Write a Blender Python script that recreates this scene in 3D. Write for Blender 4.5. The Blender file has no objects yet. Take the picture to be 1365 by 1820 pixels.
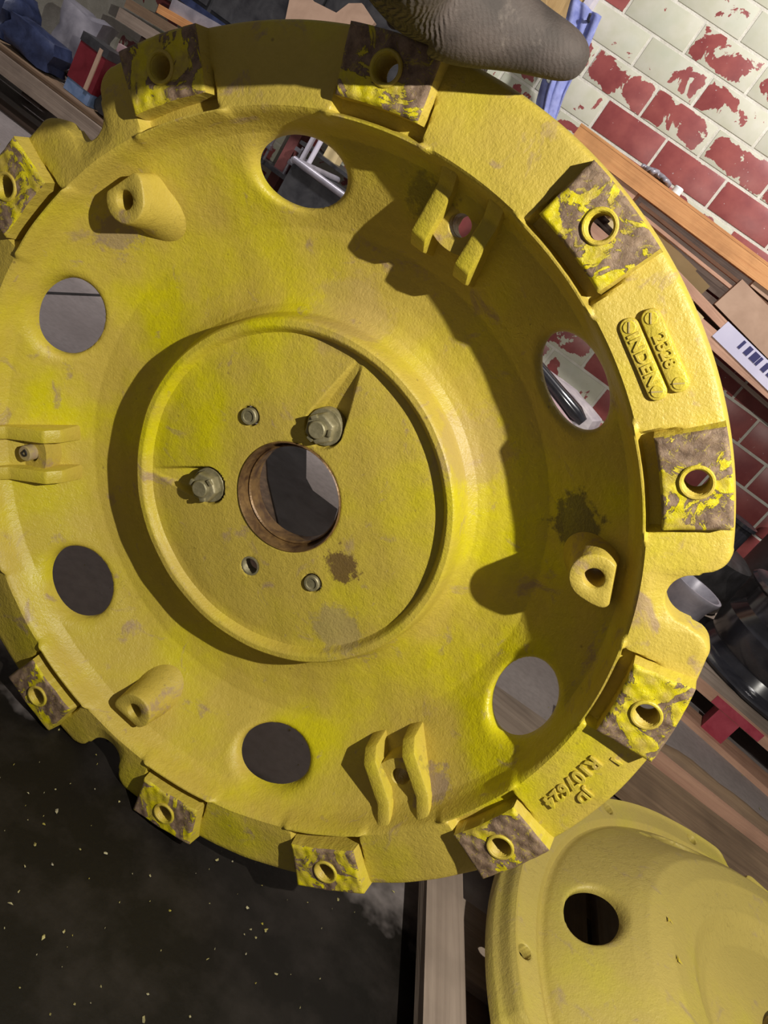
import bpy, bmesh, math, random
import numpy as np
from mathutils import Matrix, Vector
random.seed(7); rng = np.random.default_rng(7)
C = bpy.context.scene.collection
PI = math.pi
# ------------------------------------------------------------------ camera, world, lights
CAM_H = 0.8325
RW = np.array([[0.77826828, 0.61768167, -0.11299486], [0.31636101, -0.23026107, 0.92026928], [0.54241515, -0.75196356, -0.37461529]])
cam_d = bpy.data.cameras.new('camera'); cam = bpy.data.objects.new('camera', cam_d); C.objects.link(cam)
cam_d.sensor_fit = 'VERTICAL'; cam_d.sensor_height = 24.0; cam_d.lens = 24.0 * 1367 / 1820; cam_d.clip_start = 0.01
mw = Matrix.Identity(4)
for i in range(3):
    mw[i][0] = RW[i, 0]; mw[i][1] = -RW[i, 1]; mw[i][2] = -RW[i, 2]
mw[2][3] = CAM_H
cam.matrix_world = mw
bpy.context.scene.camera = cam
vs = bpy.context.scene.view_settings
vs.view_transform = 'Standard'; vs.look = 'None'; vs.gamma = 1; vs.use_curve_mapping = False
vs.exposure = 0.0
w = bpy.data.worlds.new('world'); bpy.context.scene.world = w; w.use_nodes = True
w.node_tree.nodes['Background'].inputs[0].default_value = (0.86, 0.80, 0.80, 1)
w.node_tree.nodes['Background'].inputs[1].default_value = 0.125

def lamp(name, kind, loc, power, col, size=0.05, aim=None):
    d = bpy.data.lights.new(name, kind); d.energy = power; d.color = col
    if kind == 'AREA': d.shape = 'SQUARE'; d.size = size
    else: d.shadow_soft_size = size
    o = bpy.data.objects.new(name, d); C.objects.link(o); o.location = loc
    if aim is not None:
        o.rotation_euler = (Vector(aim) - Vector(loc)).to_track_quat('-Z', 'Y').to_euler()
    return o
lamp('work_light', 'POINT', (0.56, 0.02, 1.42), 102, (1, 0.95, 0.85), 0.010)
def spot(loc, power, col, aim, deg, size=0.12):
    o = lamp('spot_lamp', 'SPOT', loc, power, col, size, aim); o.data.spot_size = math.radians(deg); o.data.spot_blend = 0.6; return o
spot((0.9, 1.7, 3.3), 430, (1, 0.95, 0.92), (-0.05, 3.5, 0.85), 66)
spot((-2.4, 1.7, 3.4), 250, (1, 0.95, 0.94), (-2.0, 2.6, 0.0), 56)  # added ceiling spot that brightens the floor at the left

# ------------------------------------------------------------------ materials
MATS = {}
class NT:
    def __init__(s, name):
        s.m = bpy.data.materials.new(name); s.m.use_nodes = True; s.t = s.m.node_tree; s.n = s.t.nodes; s.l = s.t.links
        s.b = s.n['Principled BSDF']; MATS[name] = s.m
        s.tc = s.n.new('ShaderNodeTexCoord'); s.co = s.tc.outputs['Object']
    def link(s, a, b): s.l.new(a, b)
    def set(s, sock, v):
        if isinstance(v, bpy.types.NodeSocket): s.l.new(v, sock)
        elif isinstance(v, tuple) and len(v) == 3 and sock.type == 'RGBA': sock.default_value = (*v, 1)
        else: sock.default_value = v
    def noise(s, scale, detail=4, rough=0.55, co=None, dist=0.0):
        n = s.n.new('ShaderNodeTexNoise'); n.inputs['Scale'].default_value = scale; n.inputs['Detail'].default_value = detail
        n.inputs['Roughness'].default_value = rough; n.inputs['Distortion'].default_value = dist
        s.link(co or s.co, n.inputs['Vector']); return n.outputs['Fac']
    def voro(s, scale, co=None, feature='F1'):
        n = s.n.new('ShaderNodeTexVoronoi'); n.inputs['Scale'].default_value = scale; n.feature = feature
        s.link(co or s.co, n.inputs['Vector']); return n.outputs['Distance']
    def ramp(s, f, a, b, lo=0.0, hi=1.0):
        n = s.n.new('ShaderNodeMapRange'); n.inputs[1].default_value = a; n.inputs[2].default_value = b
        n.inputs[3].default_value = lo; n.inputs[4].default_value = hi; n.clamp = True
        s.set(n.inputs[0], f); return n.outputs[0]
    def mix(s, f, a, b, mode='MIX'):
        n = s.n.new('ShaderNodeMix'); n.data_type = 'RGBA'; n.blend_type = mode
        s.set(n.inputs[0], f); s.set(n.inputs[6], a); s.set(n.inputs[7], b); return n.outputs[2]
    def math(s, op, a, b=0.0):
        n = s.n.new('ShaderNodeMath'); n.operation = op; s.set(n.inputs[0], a); s.set(n.inputs[1], b); return n.outputs[0]
    def mapping(s, scale=(1, 1, 1), rot=(0, 0, 0), co=None):
        n = s.n.new('ShaderNodeMapping'); n.inputs['Scale'].default_value = scale; n.inputs['Rotation'].default_value = rot
        s.link(co or s.co, n.inputs['Vector']); return n.outputs[0]
    def bump(s, h, strength=0.3, dist=0.001, nrm=None):
        n = s.n.new('ShaderNodeBump'); n.inputs['Strength'].default_value = strength; n.inputs['Distance'].default_value = dist
        s.set(n.inputs['Height'], h)
        if nrm is not None: s.link(nrm, n.inputs['Normal'])
        return n.outputs[0]
    def out(s, col, rough=0.5, metal=0.0, nrm=None, spec=None):
        s.set(s.b.inputs['Base Color'], col); s.set(s.b.inputs['Roughness'], rough); s.set(s.b.inputs['Metallic'], metal)
        if nrm is not None: s.link(nrm, s.b.inputs['Normal'])
        if spec is not None: s.b.inputs['Specular IOR Level'].default_value = spec
        return s.m

YEL = (0.61, 0.54, 0.006); DUSTY = (0.57, 0.43, 0.07); LAV = (0.33, 0.22, 0.16)
def yellow_paint(name, dust=0.5, dull=0.0):
    s = NT(name)
    big = s.noise(6.5, 5, 0.6); mid = s.noise(24, 6, 0.65, dist=0.6); fine = s.noise(160, 3, 0.6)
    c = s.mix(s.ramp(big, 0.42 - 0.1 * dust, 0.62 - 0.1 * dust), YEL, DUSTY)
    c = s.mix(s.ramp(s.noise(3.4, 5, 0.62), 0.38, 0.62, 0, 0.8), c, (0.475, 0.36, 0.06)); c = s.mix(s.ramp(mid, 0.60, 0.70, 0, 0.75), c, LAV)
    sp = s.voro(55); spm = s.math('MULTIPLY', s.ramp(sp, 0.0, 0.13, 1, 0), s.ramp(s.noise(30, 2), 0.60, 0.64))
    c = s.mix(s.math('MULTIPLY', spm, 0.8), c, (0.12, 0.07, 0.04))
    c = s.mix(s.ramp(fine, 0.35, 0.75, 0, 0.22), c, (0.36, 0.27, 0.03))
    if dull: c = s.mix(dull, c, (0.46, 0.38, 0.15))
    if name == 'yellow_paint':
        for (px_, py_, pz_), rad_, cc_, amt in (((-0.022, -0.096, -0.079), 0.021, (0.13, 0.075, 0.03), 0.9), ((-0.092, -0.134, -0.079), 0.035, (0.33, 0.25, 0.13), 0.6), ((0.186, -0.262, -0.085), 0.034, (0.10, 0.075, 0.05), 0.85),
                ((-0.155, -0.338, -0.06), 0.030, (0.30, 0.21, 0.15), 0.85), ((0.126, 0.329, -0.08), 0.03, (0.31, 0.22, 0.14), 0.7), ((0.352, 0.035, -0.065), 0.030, (0.10, 0.075, 0.05), 0.5), ((0.168, -0.128, -0.105), 0.05, (0.42, 0.29, 0.13), 0.5), ((0.20, 0.06, -0.105), 0.05, (0.42, 0.29, 0.13), 0.4)):
            dv = s.n.new('ShaderNodeVectorMath'); dv.operation = 'DISTANCE'; s.link(s.co, dv.inputs[0]); dv.inputs[1].default_value = (px_, py_, pz_)
            dd = s.math('ADD', dv.outputs['Value'], s.ramp(s.noise(60, 5, 0.7), 0.3, 0.7, -0.014, 0.014))
            c = s.mix(s.ramp(dd, rad_ * 0.72, rad_, amt, 0), c, cc_)
    cr = s.math('ABSOLUTE', s.math('SUBTRACT', s.noise(11, 6, 0.7, dist=1.5), 0.5))
    crm = s.math('MULTIPLY', s.ramp(cr, 0, 0.004, 1, 0), s.ramp(s.noise(4, 2), 0.60, 0.66))
    c = s.mix(s.math('MULTIPLY', crm, 0.7), c, (0.13, 0.09, 0.02))
    b1 = s.bump(s.noise(420, 3, 0.6), 0.6, 0.0010)
    b2 = s.bump(s.noise(130, 4, 0.6), 0.55, 0.0016, b1)
    b3 = s.bump(s.math('ADD', spm, crm), -0.6, 0.0006, b2)
    return s.out(c, s.ramp(big, 0.35, 0.65, 0.33, 0.55), 0, b3, 0.45)
yellow_paint('yellow_paint', 0.7); yellow_paint('yellow_paint_dull', 0.75, 0.38)

def worn_pad():       # rusty machined face with thick peeled yellow paint left on it
    s = NT('worn_pad')
    geo = s.n.new('ShaderNodeNewGeometry'); co = geo.outputs['Position']
    n1 = s.noise(24, 7, 0.64, co=co, dist=0.8); m = s.ramp(n1, 0.507, 0.52)
    rust = s.mix(s.ramp(s.noise(90, 5, 0.7, co=co), 0.35, 0.65), (0.13, 0.08, 0.05), (0.33, 0.225, 0.145))
    scr = s.ramp(s.noise(55, 6, 0.8, co=co, dist=2.5), 0.56, 0.60)
    rust = s.mix(s.math('MULTIPLY', scr, 0.75), rust, (0.50, 0.40, 0.04))
    yel = s.mix(s.ramp(s.noise(60, 5, co=co), 0.4, 0.65), (0.70, 0.60, 0.006), (0.50, 0.38, 0.06))
    c = s.mix(m, rust, yel)
    b = s.bump(m, 0.9, 0.0012); b = s.bump(s.noise(180, 6, 0.75, co=co, dist=1.2), 0.8, 0.0016, b)
    return s.out(c, s.mix(m, (0.55, 0.55, 0.55), (0.35, 0.35, 0.35)), 0, b)
worn_pad()
def simple(name, c1, c2, scale=20, rough=0.6, metal=0.0, bs=0.2, bd=0.001, bscale=None, stretch=None, detail=5, spec=None):
    s = NT(name); co = s.mapping(stretch) if stretch else s.co
    f = s.ramp(s.noise(scale, detail, 0.6, co=co, dist=0.4), 0.33, 0.67)
    c = s.mix(f, c1, c2)
    return s.out(c, rough, metal, s.bump(s.noise(bscale or scale * 5, 4, 0.6, co=co), bs, bd), spec)
simple('rust_metal', (0.07, 0.035, 0.018), (0.24, 0.14, 0.05), 60, 0.42, 0.25, 0.5, 0.001)
simple('dusty_rust', (0.16, 0.11, 0.08), (0.30, 0.2, 0.13), 70, 0.6, 0.1, 0.4)
simple('old_steel', (0.19, 0.17, 0.09), (0.34, 0.30, 0.18), 120, 0.5, 0.35, 0.5, 0.0006)
simple('lav_dust', (0.34, 0.25, 0.16), (0.45, 0.36, 0.10), 70, 0.8, 0, 0.4)
def glove_mat():
    s = NT('glove')
    c = s.mix(s.ramp(s.noise(28, 5), 0.33, 0.67), (0.045, 0.035, 0.030), (0.10, 0.078, 0.068))
    c = s.mix(s.ramp(s.noise(60, 5, 0.7), 0.58, 0.75, 0, 0.6), c, (0.20, 0.165, 0.14))
    d = s.n.new('ShaderNodeVectorMath'); d.operation = 'DOT_PRODUCT'; s.link(s.co, d.inputs[0]); d.inputs[1].default_value = (0.593, 0.385, 0.768)
    ph = s.math('ADD', s.math('MULTIPLY', d.outputs['Value'], 1500.0), s.math('MULTIPLY', s.noise(24, 4), 30.0))
    wv = s.math('SINE', ph)
    sx = s.n.new('ShaderNodeSeparateXYZ'); s.link(s.co, sx.inputs[0])
    fade = s.ramp(sx.outputs[0], -0.282, -0.238, 1, 0.02)
    wv = s.math('MULTIPLY', wv, fade)
    c = s.mix(s.ramp(wv, -0.9, 0.2, 0.6, 0), c, (0.03, 0.024, 0.02))
    b = s.bump(wv, 1.0, 0.0028); b = s.bump(s.noise(500, 3, 0.6), 0.6, 0.0008, b)
    s.out(c, 0.75, 0, b)
glove_mat()
simple('sleeve', (0.05, 0.05, 0.06), (0.1, 0.1, 0.11), 20, 0.9)
simple('black_rubber', (0.014, 0.013, 0.013), (0.035, 0.033, 0.034), 20, 0.45, 0, 0.2)
simple('black_enamel', (0.012, 0.012, 0.016), (0.03, 0.03, 0.036), 12, 0.16, 0.0, 0.1, 0.0006, 40, None, 5, 0.8)
simple('grey_steel', (0.24, 0.23, 0.27), (0.40, 0.38, 0.43), 14, 0.38, 0.25, 0.2)
simple('dark_steel', (0.035, 0.035, 0.04), (0.085, 0.085, 0.09), 14, 0.4, 0.3, 0.2)
simple('bright_steel', (0.45, 0.44, 0.50), (0.7, 0.68, 0.74), 30, 0.25, 0.9, 0.1)
simple('cast_alloy', (0.42, 0.38, 0.42), (0.72, 0.66, 0.66), 16, 0.5, 0.25, 0.6, 0.002)
simple('red_brown', (0.10, 0.03, 0.03), (0.19, 0.06, 0.055), 9, 0.6)
simple('white_paint', (0.62, 0.58, 0.72), (0.75, 0.72, 0.82), 14, 0.4)
simple('blue_cloth', (0.16, 0.19, 0.46), (0.33, 0.37, 0.70), 22, 0.85, 0, 0.5, 0.003, 60)
simple('white_button', (0.8, 0.85, 0.85), (0.85, 0.9, 0.9), 10, 0.3)
simple('blue_plastic', (0.012, 0.018, 0.05), (0.04, 0.055, 0.13), 16, 0.45, 0, 0.4, 0.003)
simple('red_plastic', (0.12, 0.008, 0.014), (0.20, 0.02, 0.03), 12, 0.4)
simple('light_blue', (0.10, 0.17, 0.32), (0.22, 0.30, 0.48), 16, 0.5)
simple('pink_block', (0.30, 0.19, 0.20), (0.47, 0.33, 0.34), 9, 0.8)
simple('cardboard', (0.40, 0.26, 0.18), (0.52, 0.35, 0.25), 8, 0.85)
simple('cream_board', (0.62, 0.48, 0.24), (0.74, 0.60, 0.33), 5, 0.7)
simple('red_paint', (0.30, 0.02, 0.045), (0.42, 0.06, 0.09), 18, 0.55)
simple('paper', (0.6, 0.58, 0.75), (0.7, 0.68, 0.84), 6, 0.7)
simple('ink', (0.03, 0.03, 0.12), (0.04, 0.04, 0.15), 6, 0.7)
simple('paint_chip', (0.32, 0.27, 0.03), (0.36, 0.33, 0.24), 30, 0.6)
simple('mortar', (0.60, 0.58, 0.50), (0.74, 0.72, 0.64), 24, 0.9, 0, 0.7, 0.003)
def wood(name, c1, c2, axis=0):
    s = NT(name); sc = [38, 38, 38]; sc[axis] = 1.6
    oi = s.n.new('ShaderNodeObjectInfo')
    v = s.n.new('ShaderNodeVectorMath'); v.operation = 'ADD'; s.link(s.co, v.inputs[0]); s.link(oi.outputs['Location'], v.inputs[1])
    co = s.mapping(tuple(sc), co=v.outputs[0])
    g = s.ramp(s.noise(1.0, 6, 0.65, co=co, dist=1.0), 0.32, 0.68)
    c = s.mix(g, c1, c2)
    c = s.mix(s.ramp(s.noise(7, 4, co=v.outputs[0]), 0.45, 0.7, 0, 0.5), c, tuple(0.55 * x for x in c1))
    return s.out(c, 0.72, 0, s.bump(g, 0.5, 0.0015))
wood('grey_wood', (0.20, 0.15, 0.115), (0.33, 0.26, 0.205)); wood('grey_wood_y', (0.20, 0.15, 0.115), (0.33, 0.26, 0.205), 1)
wood('brown_wood', (0.16, 0.10, 0.06), (0.30, 0.20, 0.12))
wood('orange_wood', (0.55, 0.24, 0.085), (0.74, 0.38, 0.15)); wood('pink_wood', (0.46, 0.25, 0.17), (0.62, 0.37, 0.25))
wood('pink_wood_z', (0.40, 0.22, 0.15), (0.54, 0.32, 0.22), 2); wood('tan_wood_z', (0.50, 0.33, 0.14), (0.62, 0.43, 0.2), 2)
wood('dark_wood', (0.085, 0.055, 0.04), (0.16, 0.11, 0.085))
def brick_mat():
    s = NT('painted_brick')
    geo = s.n.new('ShaderNodeNewGeometry'); P = geo.outputs['Position']
    oi = s.n.new('ShaderNodeObjectInfo'); red = s.n.new('ShaderNodeSeparateColor'); s.link(oi.outputs['Color'], red.inputs[0])
    n = s.noise(9, 7, 0.62, co=P, dist=0.5)
    # distance from the brick's own edge (object coordinates are centred on the brick)
    sx = s.n.new('ShaderNodeSeparateXYZ'); s.link(s.co, sx.inputs[0])
    ex = s.math('SUBTRACT', 0.142, s.math('ABSOLUTE', sx.outputs[0])); ez = s.math('SUBTRACT', 0.062, s.math('ABSOLUTE', sx.outputs[2]))
    e = s.math('MINIMUM', ex, ez)
    edge = s.ramp(e, 0.0, 0.022, -0.12, 0.03)
    v = s.math('ADD', s.math('ADD', n, edge), s.ramp(red.outputs[0], 0, 1, -0.12, 0.28))
    m = s.ramp(v, 0.52, 0.528)
    cream = s.mix(s.ramp(s.noise(16, 5, co=P), 0.35, 0.7), (0.56, 0.56, 0.43), (0.63, 0.62, 0.52))
    cream = s.mix(s.ramp(s.noise(5, 3, co=P), 0.5, 0.75, 0, 0.5), cream, (0.47, 0.52, 0.42))
    rd = s.mix(s.ramp(s.noise(13, 5, co=P), 0.3, 0.7), (0.24, 0.05, 0.052), (0.36, 0.095, 0.085))
    rd = s.mix(s.ramp(s.noise(70, 2, co=P), 0.70, 0.72, 0, 0.7), rd, (0.6, 0.5, 0.5))
    c = s.mix(m, cream, rd)
    b = s.bump(m, -0.8, 0.0015); b = s.bump(s.noise(60, 5, co=P), 0.25, 0.001, b)
    return s.out(c, s.mix(m, (0.6, 0.6, 0.6), (0.4, 0.4, 0.4)), 0, b)
brick_mat()
def floor_mat():
    s = NT('concrete'); P = s.co
    c = s.mix(s.ramp(s.noise(3.2, 6, 0.6), 0.3, 0.7), (0.25, 0.215, 0.205), (0.37, 0.325, 0.315))
    c = s.mix(s.ramp(s.noise(60, 4), 0.4, 0.7, 0, 0.35), c, (0.17, 0.15, 0.14))
    # large near-black patch with an uneven edge in front of the pallet
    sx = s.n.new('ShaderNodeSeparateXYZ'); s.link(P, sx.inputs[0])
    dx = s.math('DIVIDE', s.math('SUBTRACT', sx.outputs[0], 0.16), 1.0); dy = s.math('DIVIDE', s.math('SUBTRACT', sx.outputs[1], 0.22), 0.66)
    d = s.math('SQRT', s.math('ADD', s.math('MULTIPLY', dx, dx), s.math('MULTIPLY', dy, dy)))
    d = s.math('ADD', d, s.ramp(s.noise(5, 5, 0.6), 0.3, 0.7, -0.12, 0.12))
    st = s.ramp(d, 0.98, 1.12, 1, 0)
    black_patch = s.mix(s.ramp(s.noise(7, 6, 0.65), 0.45, 0.75), (0.0055, 0.0042, 0.0028), (0.026, 0.021, 0.018))
    c = s.mix(st, c, black_patch)
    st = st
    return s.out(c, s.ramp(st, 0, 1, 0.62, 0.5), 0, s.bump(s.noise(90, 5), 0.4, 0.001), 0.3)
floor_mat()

# ------------------------------------------------------------------ helpers
def mesh_obj(name, verts, faces, mat, parent=None, smooth=False, recalc=True, angle=None):
    me = bpy.data.meshes.new(name)
    me.from_pydata([tuple(v) for v in verts] if not isinstance(verts, list) else verts, [], faces)
    if recalc:
        b = bmesh.new(); b.from_mesh(me); bmesh.ops.recalc_face_normals(b, faces=b.faces); b.to_mesh(me); b.free()
    if mat: me.materials.append(MATS[mat])
    if smooth: me.shade_smooth()
    if angle is not None: me.set_sharp_from_angle(angle=math.radians(angle))
    o = bpy.data.objects.new(name, me); C.objects.link(o)
    if parent: o.parent = parent
    return o
def bm_obj(name, b, mat, parent=None, smooth=False, angle=None, bevel=0):
    if bevel:
        bmesh.ops.bevel(b, geom=[e for e in b.edges if len(e.link_faces) == 2 and e.calc_face_angle(0) > 0.5], offset=bevel, segments=2, profile=0.5, affect='EDGES')
    me = bpy.data.meshes.new(name); b.to_mesh(me); b.free()
    if mat: me.materials.append(MATS[mat])
    if smooth: me.shade_smooth()
    if angle is not None: me.set_sharp_from_angle(angle=math.radians(angle))
    o = bpy.data.objects.new(name, me); C.objects.link(o)
    if parent: o.parent = parent
    return o
def tag(o, label=None, cat=None, group=None, kind=None):
    if label: o['label'] = label
    if cat: o['category'] = cat
    if group: o['group'] = group
    if kind: o['kind'] = kind
    return o
def empty(name, loc, rot=(0, 0, 0)):
    o = bpy.data.objects.new(name, None); C.objects.link(o); o.location = loc; o.rotation_euler = rot; o.empty_display_size = 0.05; return o
def box_bm(b, x0, x1, y0, y1, z0, z1, m=None, jit=0.0):
    vs_ = [b.verts.new((x + random.uniform(-jit, jit), y + random.uniform(-jit, jit), z + random.uniform(-jit, jit) * 0.5)) for z in (z0, z1) for y in (y0, y1) for x in (x0, x1)]
    if m is not None:
        for v in vs_: v.co = m @ v.co
    for f in ((0, 2, 3, 1), (4, 5, 7, 6), (0, 1, 5, 4), (2, 6, 7, 3), (0, 4, 6, 2), (1, 3, 7, 5)): b.faces.new([vs_[i] for i in f])
    return b
def box(name, x0, x1, y0, y1, z0, z1, mat, parent=None, bevel=0.003, jit=0.0):
    b = bmesh.new(); box_bm(b, x0, x1, y0, y1, z0, z1, None, jit); return bm_obj(name, b, mat, parent, True, 35, bevel)
def lathe(name, prof, mat, parent=None, seg=48, loc=(0, 0, 0), angle=35, closed=True):
    v = []; f = []; n = len(prof)
    for i in range(seg):
        a = 2 * PI * i / seg
        for r, z in prof: v.append((r * math.cos(a), r * math.sin(a), z))
    for i in range(seg):
        j = (i + 1) % seg
        for k in range(n if closed else n - 1):
            l = (k + 1) % n; f.append((i * n + k, j * n + k, j * n + l, i * n + l))
    o = mesh_obj(name, v, f, mat, parent, True, True, angle); o.location = loc
    return o
def tube(name, pts, rad, mat, parent=None, seg=12):
    P = [Vector(p) for p in pts]; rads = rad if isinstance(rad, (list, tuple)) else [rad] * len(P)
    v = []; f = []; up = Vector((0.3, 0.2, 1)).normalized()
    for i, p in enumerate(P):
        t = (P[min(i + 1, len(P) - 1)] - P[max(i - 1, 0)]).normalized(); a = t.cross(up)
        if a.length < 0.1: a = t.cross(Vector((1, 0, 0)))
        a.normalize(); b_ = t.cross(a)
        for k in range(seg):
            q = 2 * PI * k / seg; v.append(tuple(p + (a * math.cos(q) + b_ * math.sin(q)) * rads[i]))
    for i in range(len(P) - 1):
        for k in range(seg):
            l = (k + 1) % seg; f.append((i * seg + k, i * seg + l, (i + 1) * seg + l, (i + 1) * seg + k))
    f.append(tuple(range(seg))); f.append(tuple((len(P) - 1) * seg + k for k in range(seg)))
    return mesh_obj(name, v, f, mat, parent, True, True, 50)
def sstep(t): t = np.clip(t, 0, 1); return t * t * (3 - 2 * t)

# ------------------------------------------------------------------ the castings
# wheel coordinates: x, y in the wheel's plane (angle measured clockwise as seen), z towards the viewer; stored as (x, -y, z)
def casting(name, rows, zprof, mat, parent, nphi, holes, thick, rout=None, zmod=None, back_r=None):
    phi = np.arange(nphi) * 2 * PI / nphi
    Rr = np.array(rows); nr = len(Rr)
    RR = np.repeat(Rr[:, None], nphi, 1); PP = np.repeat(phi[None, :], nr, 0)
    Z = np.interp(RR, zprof[0], zprof[1])
    if rout is not None:
        ro = rout(PP); r0 = 0.392; k = np.clip((RR - r0) / (0.4565 - r0), 0, 9)
        RA = np.where(RR > r0, r0 + k * (ro - r0), RR)
    else: RA = RR
    X = RA * np.cos(PP); Y = RA * np.sin(PP)
    ins = np.zeros(X.shape, bool)
    def rho(X, Y, h):      # distance from the hole's centre in units of its (elliptical) radius
        if len(h) < 6: return np.hypot(X - h[0], Y - h[1]) / h[2]
        ca, sa = math.cos(h[4]), math.sin(h[4]); u = (X - h[0]) * ca + (Y - h[1]) * sa; v = -(X - h[0]) * sa + (Y - h[1]) * ca
        return np.hypot(u / (h[2] * h[5]), v / h[2])
    for h in holes: ins |= rho(X, Y, h) < 1
    a = ins; b = np.roll(ins, -1, 1)
    dead = a[:-1] & a[1:] & b[:-1] & b[1:]
    for h in holes:
        hx, hy = h[:2]; d = rho(X, Y, h); m = d < 1; s = np.where(m & (d > 1e-4), 1 / np.maximum(d, 1e-4), 1)
        X = hx + (X - hx) * s; Y = hy + (Y - hy) * s
    Z0 = np.interp(np.where(RR > 0.392, RR, np.hypot(X, Y)), zprof[0], zprof[1])
    Z = Z0.copy()
    for h in holes:
        hr, fl = h[2:4]
        if fl > 0:
            d = rho(X, Y, h) * hr; t = np.clip(1 - (d - hr) / fl, 0, 1); Z -= fl * 0.85 * (1 - np.sqrt(np.clip(1 - t * t, 0, 1)))
    if zmod is not None: Z = zmod(X, Y, Z)
    ZB = Z0 - thick
    for h in holes:
        hr, fl = h[2:4]
        if fl > 0:
            d = rho(X, Y, h) * hr; ZB = np.where(d < hr + fl, np.minimum(ZB, Z - 0.006), ZB)
    ZB = np.minimum(ZB, Z - 0.004)
    N = nr * nphi
    V = np.concatenate([np.stack([X, -Y, Z], -1).reshape(-1, 3), np.stack([X, -Y, ZB], -1).reshape(-1, 3)])
    idx = np.arange(N).reshape(nr, nphi); j = np.roll(idx, -1, 1)
    q = np.stack([idx[:-1], j[:-1], j[1:], idx[1:]], -1)
    F = q[~dead]
    FB = F[:, ::-1] + N
    # walls along every boundary edge
    E = np.concatenate([F[:, [0, 1]], F[:, [1, 2]], F[:, [2, 3]], F[:, [3, 0]]])
    key = E[:, 0].astype(np.int64) * N + E[:, 1]; rk = E[:, 1].astype(np.int64) * N + E[:, 0]
    B = E[~np.isin(key, rk)]
    FW = np.stack([B[:, 1], B[:, 0], B[:, 0] + N, B[:, 1] + N], -1)
    faces = np.concatenate([F, FB, FW])
    me = bpy.data.meshes.new(name)
    used = np.unique(faces); mp = np.full(2 * N, -1); mp[used] = np.arange(len(used)); V = V[used]; faces = mp[faces]
    me.vertices.add(len(V)); me.vertices.foreach_set('co', V.astype(np.float32).ravel())
    me.loops.add(faces.size); me.loops.foreach_set('vertex_index', faces.astype(np.int32).ravel())
    me.polygons.add(len(faces)); me.polygons.foreach_set('loop_start', np.arange(0, faces.size, 4, dtype=np.int32))
    me.update(calc_edges=True); me.validate()
    me.materials.append(MATS[mat]); me.shade_smooth(); me.set_sharp_from_angle(angle=math.radians(42))
    o = bpy.data.objects.new(name, me); C.objects.link(o)
    if parent: o.parent = parent
    return o
def spaced(pts):
    out = []
    for a, b, st in pts: out += list(np.arange(a, b - 1e-9, st))
    return out + [pts[-1][1]]
def P3(r, deg, z): a = math.radians(deg); return (r * math.cos(a), -r * math.sin(a), z)
def notch_out(PP, centres=(60, 180, 300)):
    ro = np.full(PP.shape, 0.4565)
    for c in centres:
        d = np.degrees((PP - math.radians(c) + PI) % (2 * PI) - PI); s = np.abs(d) * 0.44 * PI / 180
        r1, r2, sc = 0.0250, 0.0215, 0.0265
        u = 0.4105 + r1 - np.sqrt(np.clip(r1 * r1 - np.clip(s, 0, r1) ** 2, 0, 1))
        lobe = 0.4570 - r2 + np.sqrt(np.clip(r2 * r2 - np.clip(0.049 - s, 0, r2) ** 2, 0, 1))
        k = sstep((s - sc + 0.0035) / 0.007); ro = np.where(s < 0.049, u * (1 - k) + lobe * k, ro)
    return ro

wheel = bpy.data.objects.new('cast_wheel', None); C.objects.link(wheel); wheel.empty_display_size = 0.05
M = np.array([[0.01700917, 0.99979725, 0.01077743], [-0.05028484, -0.00990997, 0.99868575], [0.99859007, -0.01752876, 0.05010609]])
WT = (-0.19429752, 0.69341537, 0.4545)
mm = Matrix.Identity(4)
for i in range(3):
    mm[i][0] = M[i, 0]; mm[i][1] = -M[i, 1]; mm[i][2] = -M[i, 2]; mm[i][3] = WT[i]
wheel.matrix_world = mm
tag(wheel, 'large yellow cast wheel centre standing upright in front, held by a gloved hand', 'wheel', 'yellow cast wheel centres')

def polar(x, y): return (math.hypot(x, y), math.degrees(math.atan2(y, x)))
HOLE_R = 0.3409
holes1 = [(HOLE_R * math.cos(math.radians(a)), HOLE_R * math.sin(math.radians(a)), 0.0492, 0.013, math.radians(a), 0.636) for a in range(30, 360, 60)]
PADANG = [15 + 30 * k for k in range(12)]
holes1 += [(0.43 * math.cos(math.radians(a)), 0.43 * math.sin(math.radians(a)), 0.0125, 0) for a in PADANG]
holes1 += [(0.347 * math.cos(math.radians(a)), 0.347 * math.sin(math.radians(a)), 0.0105, 0) for a in (60, 180, 300, 0, 120)]
BOLTS = [(0.0487, -0.0884, 'stud'), (-0.1044, 0.0071, 'hole'), (-0.0652, 0.0799, 'stud')]
holes1 += [(x, y, 0.0115, 0.0015) for x, y, k in BOLTS]
rows1 = spaced([(0.0635, 0.07, 0.0016), (0.07, 0.168, 0.0024), (0.168, 0.214, 0.00095), (0.214, 0.29, 0.003), (0.29, 0.372, 0.0024), (0.372, 0.402, 0.0015), (0.402, 0.45, 0.0024), (0.45, 0.4605, 0.0013)])
zp1 = ([0.0, 0.0635, 0.066, 0.165, 0.176, 0.1835, 0.1875, 0.1905, 0.1965, 0.1990, 0.2005, 0.2040, 0.213, 0.224, 0.245, 0.27, 0.29, 0.305, 0.341, 0.372, 0.378, 0.3825, 0.3850, 0.3885, 0.40, 0.43, 0.452, 0.457, 0.4595, 0.4605],
       [-0.081, -0.081, -0.079, -0.079, -0.0795, -0.0790, -0.0705, -0.0680, -0.0680, -0.0705, -0.0760, -0.0990, -0.1075, -0.1110, -0.1115, -0.1085, -0.1035, -0.0950, -0.0687, -0.0450, -0.0345, -0.0215, -0.0150, -0.0118, -0.0125, -0.0160, -0.0185, -0.0200, -0.024, -0.031])
NUTS = [((0.095, -0.010), (0.176, -0.016)), ((-0.0565, -0.089), (-0.0875, -0.154))]
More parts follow.
